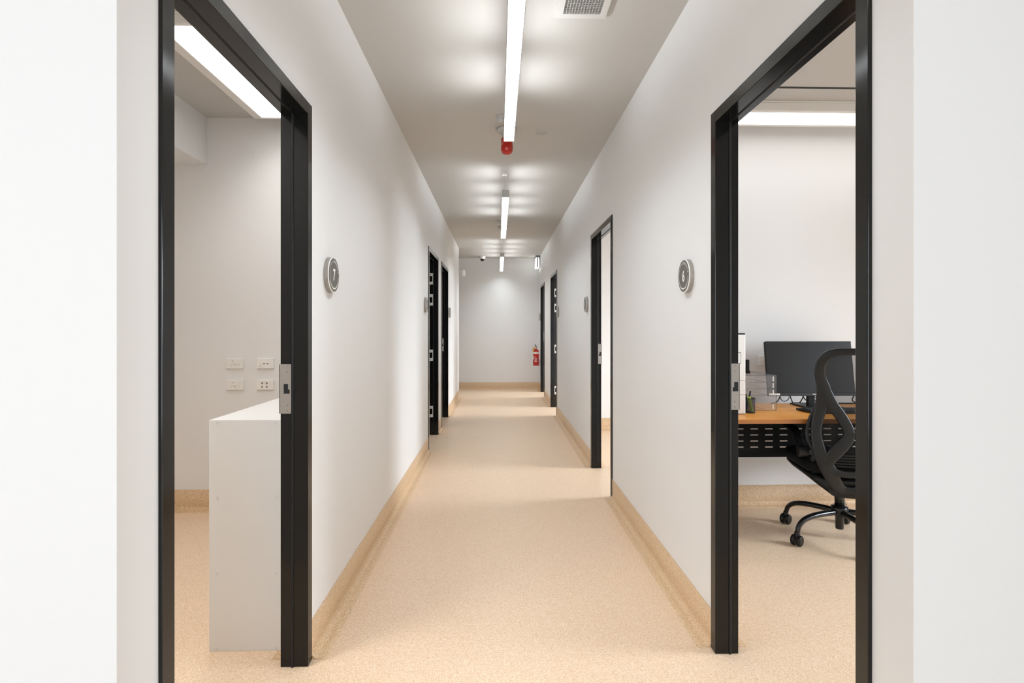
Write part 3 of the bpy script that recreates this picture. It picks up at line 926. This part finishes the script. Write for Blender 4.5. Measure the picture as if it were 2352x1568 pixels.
# ------------------------------------------------------------------ clear drawer organiser
fr = at(1783, 943, 3.447)
ox1, oy0 = fr.x, fr.y
ox0, oy1, oz0, oz1 = ox1 - 0.235, oy0 + 0.285, DZ, 0.957
o = tag(empty('drawer_organiser', ((ox0 + ox1) / 2, (oy0 + oy1) / 2, DZ)), 'clear acrylic desktop drawer organiser with four levels left of the monitor', 'organiser')
t = 0.0025
mb = MB().box(ox0, ox0 + t, oy0, oy1, oz0, oz1).box(ox1 - t, ox1, oy0, oy1, oz0, oz1)
mb.box(ox0 + t, ox1 - t, oy1 - t, oy1, oz0, oz1).box(ox0 + t, ox1 - t, oy0, oy1 - t, oz1 - t, oz1)
mb.build('casing', M['acrylic'], o)
levels = [DZ + 0.004] + [EYE + (754 - v) / F * 3.447 for v in (907.8, 892.6, 877.5, 862.0)]
for a, b in zip(levels, levels[1:]):
    dr = MB()
    dr.box(ox0 + 0.004, ox1 - 0.004, oy0 + 0.001, oy0 + 0.003, a + 0.002, b - 0.002)
    dr.box(ox0 + 0.004, ox0 + 0.0058, oy0 + 0.003, oy1 - 0.02, a + 0.002, b - 0.008).box(ox1 - 0.0058, ox1 - 0.004, oy0 + 0.003, oy1 - 0.02, a + 0.002, b - 0.008)
    dr.box(ox0 + 0.0058, ox1 - 0.0058, oy0 + 0.003, oy1 - 0.02, a + 0.0015, a + 0.003)
    d = dr.build('drawer', M['acrylic'], o)
    MB().box(ox1 - 0.0225, ox1 - 0.0165, oy0 - 0.0005, oy0 + 0.001, a + 0.006, b - 0.006 if b - a < 0.06 else a + 0.035).build('grip_highlight', M['lamp_frame'], d)  # pale strip standing for the highlight at the drawer's finger notch
    MB().box(ox1 - 0.006, ox1 - 0.004, oy0 + 0.003, oy1 - 0.02, b - 0.009, b - 0.008).build('side_edge', M['acryl_edge'], d)
    MB().box(ox1 - 0.075, ox1 - 0.074, oy0 + 0.003, oy1 - 0.02, a + 0.003, a + 0.004).build('base_edge', M['acryl_edge'], d)
for z in levels:
    MB().box(ox0 + t, ox1 - t, oy0 - 0.0005, oy0 + 0.0012, z - 0.0014, z + 0.0006).build('shelf_edge', M['acryl_edge'], o)
MB().box(ox1 - 0.0016, ox1 + 0.0003, oy0, oy1, oz1 - 0.0016, oz1 + 0.0003).build('top_side_edge', M['acryl_edge'], o)
MB().box(ox0, ox1, oy1 - 0.001, oy1 + 0.0003, oz1 - 0.0016, oz1 + 0.0003).build('top_back_edge', M['acryl_edge'], o)
MB().box(ox0, ox1, oy0 - 0.0003, oy0 + 0.001, oz1 - 0.0016, oz1 + 0.0003).build('top_front_edge', M['acryl_edge'], o)
for ea, eb in ((ox1 - t - 0.0005, ox1 + 0.0004), (ox0, ox0 + t)):
    MB().box(ea, eb, oy0 - 0.0004, oy0 + 0.001, oz0, oz1).build('front_edge', M['acryl_edge'], o)

# black handset standing on the organiser, behind the tower
p = at(1714.5, 850, 3.60)
o = tag(empty('handset', (p.x, p.y, oz1)), 'thin black upright handset standing on the clear organiser beside the white tower', 'phone')
T = basis(Vector((p.x, p.y, 0)), VX, VY, VZ)
MB().rbox(0.022, 0.045, oz1 + 0.020, 1.046, 0.006, T).build('handset_body', M['matte'], o, bevel=0.002)
MB().rbox(0.028, 0.060, oz1, oz1 + 0.020, 0.008, T).build('cradle', M['matte'], o, bevel=0.002)

# pen cup with its pens
p = at(1720, 948, 3.372)
pc = Vector((p.x + 0.004, p.y, DZ))
o = tag(empty('pen_cup', pc), 'small dark mesh pen cup in front of the clear organiser', 'pen cup')
T = Matrix.Translation(pc)
MB().lathe([(0.032, 0.003), (0.032, 0.088)], T, 28).build('mesh_wall', M['meshcup'], o)
MB().lathe([(0.0312, 0.086), (0.0335, 0.086), (0.0335, 0.0905), (0.0312, 0.0905), (0.0312, 0.086)], T, 28).build('rim', M['black'], o)
MB().lathe([(0, 0), (0.033, 0), (0.033, 0.005), (0, 0.005)], T, 28).build('base', M['black'], o)
def pen(name, a, b, r, m, label, cap=None):
    a, b = Vector(a), Vector(b)
    o = tag(empty(name, a), label, 'pen')
    MB().tube([a, a.lerp(b, 0.6), b], [r, r, r * 0.85], 12).build('barrel', m, o)
    MB().cyl(a.lerp(b, 0.72), b + (b - a).normalized() * 0.004, r * 1.12, n=12).build('pen_cap', cap or m, o)
pen('highlighter', pc + Vector((0.012, -0.012, 0.008)), pc + Vector((-0.008, -0.010, 0.093)), 0.009, M['lime'], 'lime green highlighter leaning inside the mesh pen cup')
pen('ballpoint_pen', pc + Vector((-0.020, 0.0, 0.008)), pc + Vector((0.008, 0.006, 0.128)), 0.0045, M['black'], 'black pen sticking out highest from the mesh pen cup')
pen('marker_pen', pc + Vector((-0.012, 0.014, 0.008)), pc + Vector((-0.020, 0.006, 0.108)), 0.0055, M['black'], 'short black marker at the left side of the pen cup', M['bezel'])

# ------------------------------------------------------------------ monitor
mc = at(1866, 909, 3.585)
mx, my = mc.x, mc.y
mz0 = mc.z
tilt = math.radians(8.3)
up = Vector((0, math.sin(tilt), math.cos(tilt)))
nrm = Vector((0, -math.cos(tilt), math.sin(tilt)))
T = basis(Vector((mx, my, mz0)), VX, up, nrm)
o = tag(empty('computer_monitor', (mx, my + 0.06, DZ)), 'black widescreen monitor on the desk behind the chair, switched off', 'monitor')
W2, HM = 0.287, 0.358
mb = MB()
mb.box(-W2, W2, 0, HM, -0.028, -0.004, T)
mb.build('back_shell', M['black'], o, bevel=0.006)
mb = MB().box(-W2, W2, 0.0, 0.021, -0.004, 0.002, T)
mb.build('chin_bezel', M['bezel'], o, bevel=0.001)
MB().box(-W2, W2, 0.021, HM, -0.004, 0.0, T).build('screen', M['screen'], o, bevel=0.0006)
mb = MB()
put_text(mb, 'ThinkVision', 0.0060, T @ Matrix.Translation((0.017, 0.011, 0.0024)), 0.00045)
mb.build('logo_print', M['print'], o)
MB().box(-W2 + 0.001, -W2 + 0.073, 0.005, 0.017, 0.0018, 0.0026, T).build('sticker', M['print'], o)['label'] = 'white sticker'
sx_ = at(1863.5, 920, 3.62)
mb = MB()
mb.rbox(0.048, 0.028, DZ + 0.008, 0.93, 0.006, basis(Vector((sx_.x, sx_.y + 0.01, 0)), VX, VY, VZ))
mb.build('stand_post', M['black'], o)
bl = at(1817, 927, 3.73)
mb = MB().rbox(0.235, 0.20, DZ, DZ + 0.010, 0.012, basis(Vector((bl.x + 0.1175, bl.y - 0.105, 0)), VX, VY, VZ))
mb.build('stand_base', M['black'], o, bevel=0.002)

# keyboard, slightly turned
kc = at(1834, 940, 3.46)
o = tag(empty('keyboard', (kc.x + 0.2, kc.y - 0.075, DZ), math.radians(-2)), 'black desktop keyboard partly hidden behind the chair back', 'keyboard')
MB().add([(-0.215, 0.075, 0.002), (0.225, 0.075, 0.002), (0.225, -0.075, 0.002), (-0.19, -0.075, 0.002),
          (-0.215, 0.075, 0.016), (0.225, 0.075, 0.016), (0.225, -0.075, 0.009), (-0.19, -0.075, 0.009)],
         [(0, 1, 2, 3), (7, 6, 5, 4), (0, 4, 5, 1), (1, 5, 6, 2), (2, 6, 7, 3), (3, 7, 4, 0)]).build('case', M['black'], o, local=True, bevel=0.002)
mb = MB()
for r in range(5):
    for c in range(20):
        xk = -0.180 + c * 0.0203 + 0.003 * r
        yk = 0.055 - r * 0.0255
        zk = 0.0152 - (0.075 - yk) * 0.0467
        mb.box(xk - 0.008, xk + 0.008, yk - 0.0095, yk + 0.0095, zk, zk + 0.006)
mb.build('keys', M['key'], o, local=True, bevel=0.001)['kind'] = 'stuff'
mb = MB()
for r in range(5):
    for c in range(20):
        xk = -0.180 + c * 0.0203 + 0.003 * r
        yk = 0.055 - r * 0.0255
        zk = 0.0152 - (0.075 - yk) * 0.0467 + 0.0063
        mb.add([(xk - 0.003, yk, zk), (xk + 0.003, yk, zk), (xk + 0.003, yk + 0.005, zk), (xk - 0.003, yk + 0.005, zk)], [(0, 1, 2, 3)])
mb.build('key_print', M['keyprint'], o, local=True)['kind'] = 'stuff'

# cables looping behind the monitor
def cable(pts, r, label):
    P = catmull([at(u, v, D) for u, v, D in pts], 8)
    P = [Vector((q.x, q.y, max(q.z, DZ + r + 0.001) if q.y < dy1 + 0.01 else q.z)) for q in P]
    mb = MB().tube(P, r, 8)
    tag(mb.build('cable', M['rubber'], origin=P[0]), label, 'cable', 'black cables hanging behind the monitor')
cable([(1794, 898, 3.69), (1791, 912, 3.72), (1785, 922, 3.73), (1778, 925, 3.74), (1770, 926, 3.745)], 0.0032, 'black cable looping at the left corner of the monitor beside the clear organiser')
cable([(1811, 899, 3.70), (1812, 914, 3.73), (1806, 920, 3.74), (1800, 921, 3.75), (1795, 918, 3.755), (1792, 912, 3.76)], 0.0024, 'thin black cable running flat leftward under the monitor to the organiser')
cable([(1815, 893, 3.69), (1815, 908, 3.71), (1818, 918, 3.755), (1821, 924, 3.775), (1829, 926, 3.78), (1838, 923, 3.775), (1846, 908, 3.745), (1850, 896, 3.70)], 0.0036, 'thick black cable hanging in a loop above the left end of the monitor stand')
cable([(1841, 898, 3.72), (1845, 911, 3.725), (1852, 919, 3.735), (1862, 923, 3.745), (1872, 920, 3.745), (1878, 912, 3.74), (1878, 900, 3.73)], 0.0036, 'black cable loop passing behind the monitor stand post')
cable([(1848, 895, 3.675), (1853, 907, 3.68), (1860, 914, 3.69), (1872, 913, 3.69), (1877, 905, 3.685), (1877, 896, 3.68)], 0.0022, 'fine black cable arc high behind the stand post')
cable([(1815, 927, 3.745), (1835, 927, 3.752), (1856, 927, 3.752), (1880, 927, 3.752), (1930, 927, 3.752), (1968, 927, 3.75)], 0.0045, 'thick black cable lying along the back edge of the desk')
cable([(1969, 925, 3.72), (1958, 920, 3.70), (1960, 911, 3.70), (1966, 906, 3.70), (1972, 915, 3.69), (1968, 923, 3.68)], 0.0040, 'short black cable coil by the right door frame')

# ------------------------------------------------------------------ office chair
PHI = math.radians(12.0) + TH
hubw = Vector((2.029, 3.224, 0))
ch_o = tag(empty('office_chair', hubw, -PHI), 'black mesh-back office chair on castors pushed up to the beech desk', 'chair')
INV = wmat(ch_o).inverted()
def back_y(z, x=0.0):
    """local depth of the reclined, slightly dished backrest at height z"""
    pts = [(0.27, -0.175), (0.32, -0.232), (0.42, -0.268), (0.55, -0.272), (0.70, -0.258), (0.80, -0.250), (0.95, -0.262), (1.10, -0.298), (1.20, -0.325)]
    for (a, ya), (b, yb) in zip(pts, pts[1:]):
        if z <= b:
            k = max(0, (z - a) / (b - a))
            return ya + (yb - ya) * k + 0.35 * x * x
    return pts[-1][1] + 0.35 * x * x
def bp(u, v):
    """point of the backrest surface seen at a photo pixel, in chair coordinates (measured once for the left half)"""
    D = 3.0
    for _ in range(30):
        q = INV @ at(u, v, D)
        D += (back_y(q.z, q.x) - q.y) * 0.9
    return INV @ at(u, v, D)
def half(path, widths, mb, thick=0.024, mirror=True):
    P = [bp(u, v) for u, v in path]
    Q = catmull(P, 5)
    Wd = lerp_list([w * 3.2 / F for w in widths], 5)
    mb.ribbon(Q, Wd, thick, Vector((0, -1, 0.1)))
    if mirror:
        mb.ribbon([Vector((-q.x, q.y, q.z)) for q in Q], Wd, thick, Vector((0, -1, 0.1)))
mid = bp(1970, 808).x
mb = MB()
half([(1971, 808), (1945, 808), (1922, 809), (1902, 815), (1888, 830), (1883, 850), (1886, 872), (1892, 893), (1891, 915), (1884, 940), (1877, 965), (1874, 985), (1875, 1005), (1882, 1035), (1894, 1062), (1909, 1090), (1921, 1112), (1935, 1124), (1952, 1126), (1971, 1126)],
     [15, 15, 16, 18, 20, 20, 22, 28, 29, 25, 23, 22, 22, 26, 31, 31, 27, 20, 15, 14], mb)
half([(1889, 880), (1898, 903), (1912, 930), (1929, 953), (1943, 975), (1950, 993), (1947, 1008), (1934, 1024), (1917, 1041), (1905, 1057), (1903, 1078)],
     [16, 24, 24, 23, 22, 22, 24, 27, 28, 25, 12], mb)
half([(1956, 998), (1971, 1000)], [10, 10], mb)
half([(1905, 1072), (1922, 1085), (1945, 1090), (1971, 1091)], [14, 15, 14, 14], mb, 0.018)
mb.build('backrest_frame', M['chairb'], ch_o, local=True)
# slimmer carrier rails that hold the mesh, standing forward of the back frame
P = [bp(u, v) + Vector((0, 0.010, 0)) for u, v in ((1880, 925), (1870, 945), (1860, 967), (1854, 990), (1858, 1012), (1870, 1034))]
for sg in (1, -1):
    MB().ribbon(catmull([Vector((sg * q.x, q.y, q.z)) for q in P], 5), [0.020] * 26, 0.018, Vector((0, -1, 0.1))).build('mesh_rail', M['chairb'], ch_o, local=True)
# mesh panel just in front of the frame
Ltop = [bp(u, v) for u, v in ((1896, 812), (1882, 832), (1878, 858), (1884, 885), (1887, 915), (1880, 945), (1870, 975), (1868, 1005), (1877, 1040))]
Ls = catmull(Ltop, 3)
rows = []
for q in Ls:
    xa = q.x + 0.006
    rows.append([Vector((xa * (1 - 2 * k / 12), 0, 0)) + Vector((0, back_y(q.z, 0) + 0.030 + 0.35 * (xa * (1 - 2 * k / 12)) ** 2, q.z)) for k in range(13)])
MB().grid(rows).build('mesh_panel', M['chairm'], ch_o, local=True)
# lumbar support behind the mesh
for zz in (0.485, 0.50, 0.515, 0.53, 0.545):
    MB().ribbon([Vector((x * 0.15 / 4, back_y(zz + 0.10) + 0.024 + 0.3 * (x * 0.15 / 4) ** 2, zz)) for x in range(-4, 5)], [0.010] * 9, 0.008, Vector((0, -1, 0))).build('lumbar_rib', M['black'], ch_o, local=True)
# seat
mb = MB()
secs = [(-0.22, 0.17, 0.448, 0.482), (-0.215, 0.21, 0.432, 0.498), (-0.15, 0.237, 0.424, 0.505), (0.0, 0.247, 0.420, 0.506), (0.15, 0.249, 0.412, 0.505), (0.235, 0.243, 0.408, 0.502), (0.275, 0.232, 0.412, 0.494), (0.290, 0.21, 0.428, 0.480)]
NS = 28
rings = []
for yy, hw, za, zb in secs:
    ring = []
    for k in range(NS):
        a = 2 * math.pi * k / NS
        sq = lambda q, e: math.copysign(abs(q) ** e, q)
        ring.append(Vector((hw * sq(math.cos(a), 0.35), yy, (za + zb) / 2 + (zb - za) / 2 * sq(math.sin(a), 0.55))))
    rings.append(ring + [ring[0]])
mb.grid(rings)
mb.add(rings[0][:-1], [tuple(range(NS))])
mb.add(rings[-1][:-1], [tuple(range(NS))])
mb.build('seat_cushion', M['fabric'], ch_o, local=True)
mb = MB()
secs = [(-0.225, 0.13, 0.305, 0.40), (-0.18, 0.185, 0.345, 0.43), (-0.08, 0.225, 0.382, 0.436), (0.08, 0.240, 0.392, 0.434), (0.20, 0.238, 0.398, 0.434), (0.250, 0.225, 0.402, 0.430), (0.268, 0.20, 0.415, 0.43)]
rings = []
for yy, hw, za, zb in secs:
    ring = []
    for k in range(NS):
        a = 2 * math.pi * k / NS
        ring.append(Vector((hw * sq(math.cos(a), 0.5), yy, (za + zb) / 2 + (zb - za) / 2 * sq(math.sin(a), 0.7))))
    rings.append(ring + [ring[0]])
mb.grid(rings)
mb.add(rings[0][:-1], [tuple(range(NS))])
mb.add(rings[-1][:-1], [tuple(range(NS))])
mb.build('seat_shell', M['black'], ch_o, local=True)
MB().rbox(0.11, 0.20, 0.268, 0.39, 0.03, Matrix.Identity(4)).build('tilt_mechanism', M['black'], ch_o, local=True, bevel=0.012, seg=3)
# flip-up arms
for sx in (-1, 1):
    p0 = Vector((sx * 0.205, -0.165, 0.545))
    arm = MB()
    arm.ribbon(catmull([(sx * 0.248, -0.155, 0.548), (sx * 0.250, -0.120, 0.575), (sx * 0.252, -0.085, 0.612), (sx * 0.255, -0.035, 0.640), (sx * 0.258, 0.06, 0.651), (sx * 0.258, 0.17, 0.648), (sx * 0.256, 0.215, 0.640)], 5),
               lerp_list([0.045, 0.045, 0.047, 0.052, 0.060, 0.058, 0.040], 5), 0.024, Vector((0, 0, 1)) if False else Vector((0, -0.3, 1)))
    a_o = arm.build('armrest', M['chairb'], ch_o, local=True)
    MB().cyl((sx * 0.272, -0.160, 0.545), (sx * 0.222, -0.160, 0.545), 0.033, n=28).build('arm_pivot', M['chairb'], ch_o, local=True, bevel=0.004)
    MB().cyl((sx * 0.224, -0.160, 0.545), (sx * 0.180, -0.19, 0.545), 0.024, n=20).build('arm_axle', M['chairb'], ch_o, local=True)
    MB().tube(catmull([(sx * 0.190, -0.185, 0.548), (sx * 0.192, -0.178, 0.50), (sx * 0.180, -0.150, 0.44), (sx * 0.140, -0.10, 0.40)], 5), 0.019, 14).build('arm_bracket', M['chairb'], ch_o, local=True)
# gas lift and hub
I4 = Matrix.Identity(4)
MB().lathe([(0.015, 0.262), (0.015, 0.285)], I4, 24).build('gas_piston', M['chrome'], ch_o, local=True)
MB().lathe([(0, 0.19), (0.0265, 0.19), (0.0265, 0.262), (0.024, 0.266), (0, 0.266)], I4, 28).build('gas_lift', M['glossb'], ch_o, local=True)
MB().lathe([(0, 0.062), (0.0215, 0.062), (0.0225, 0.07), (0.0240, 0.145), (0.047, 0.150), (0.048, 0.186), (0.044, 0.196), (0.0265, 0.200), (0, 0.2)], I4, 28).build('hub', M['glossb'], ch_o, local=True)
# five legs with twin castors
angs = [math.atan2(3.485 - hubw.y, 1.833 - hubw.x), math.atan2(3.138 - hubw.y, 1.709 - hubw.x)]
a0 = (angs[0] + math.radians(36) + (angs[1] % (2 * math.pi)) - math.radians(36)) / 2
for k in range(5):
    a = a0 - math.radians(36) + k * math.radians(72) + PHI
    d = Vector((math.cos(a), math.sin(a), 0))
    P = catmull([d * 0.03 + VZ * 0.163, d * 0.10 + VZ * 0.163, d * 0.20 + VZ * 0.158, d * 0.268 + VZ * 0.142, d * 0.306 + VZ * 0.112, d * 0.318 + VZ * 0.078], 5)
    mb = MB()
    side = Vector((-d.y, d.x, 0))
    n = 12
    vs, fs = [], []
    for i, q in enumerate(P):
        t = (P[min(i + 1, len(P) - 1)] - P[max(i - 1, 0)]).normalized()
        nn = side.cross(t).normalized()
        fct = i / (len(P) - 1)
        w, hgt = 0.021 - 0.008 * fct, 0.018 - 0.005 * fct
        for j in range(n):
            b = 2 * math.pi * j / n
            vs.append(q + side * math.cos(b) * w + nn * math.sin(b) * hgt)
    for i in range(len(P) - 1):
        for j in range(n):
            fs.append((i * n + j, i * n + (j + 1) % n, (i + 1) * n + (j + 1) % n, (i + 1) * n + j))
    fs += [tuple(reversed(range(n))), tuple(range(len(vs) - n, len(vs)))]
    mb.add(vs, fs, True)
    leg = mb.build('leg', M['glossb'], ch_o, local=True)
    # castor: swivel cover with two wheels; its axle lies across the view a little
    ca = math.radians(-52) + PHI
    ax = Vector((math.cos(ca), math.sin(ca), 0))
    c = d * 0.322
    cap = MB().tube([c + VZ * 0.082, c + VZ * 0.062, c + VZ * 0.040], [0.012, 0.017, 0.012], 14)
    cap.build('castor_fork', M['black'], ch_o, local=True)
    for sgn in (-1, 1):
        w0, w1 = c + ax * sgn * 0.006 + VZ * 0.0305, c + ax * sgn * 0.028 + VZ * 0.0305
        wh = MB().tube([w0, w0.lerp(w1, 0.12), w0.lerp(w1, 0.8), w1], [0.027, 0.0305, 0.0305, 0.025], 28)
        wh.build('castor_wheel', M['black'], ch_o, local=True)
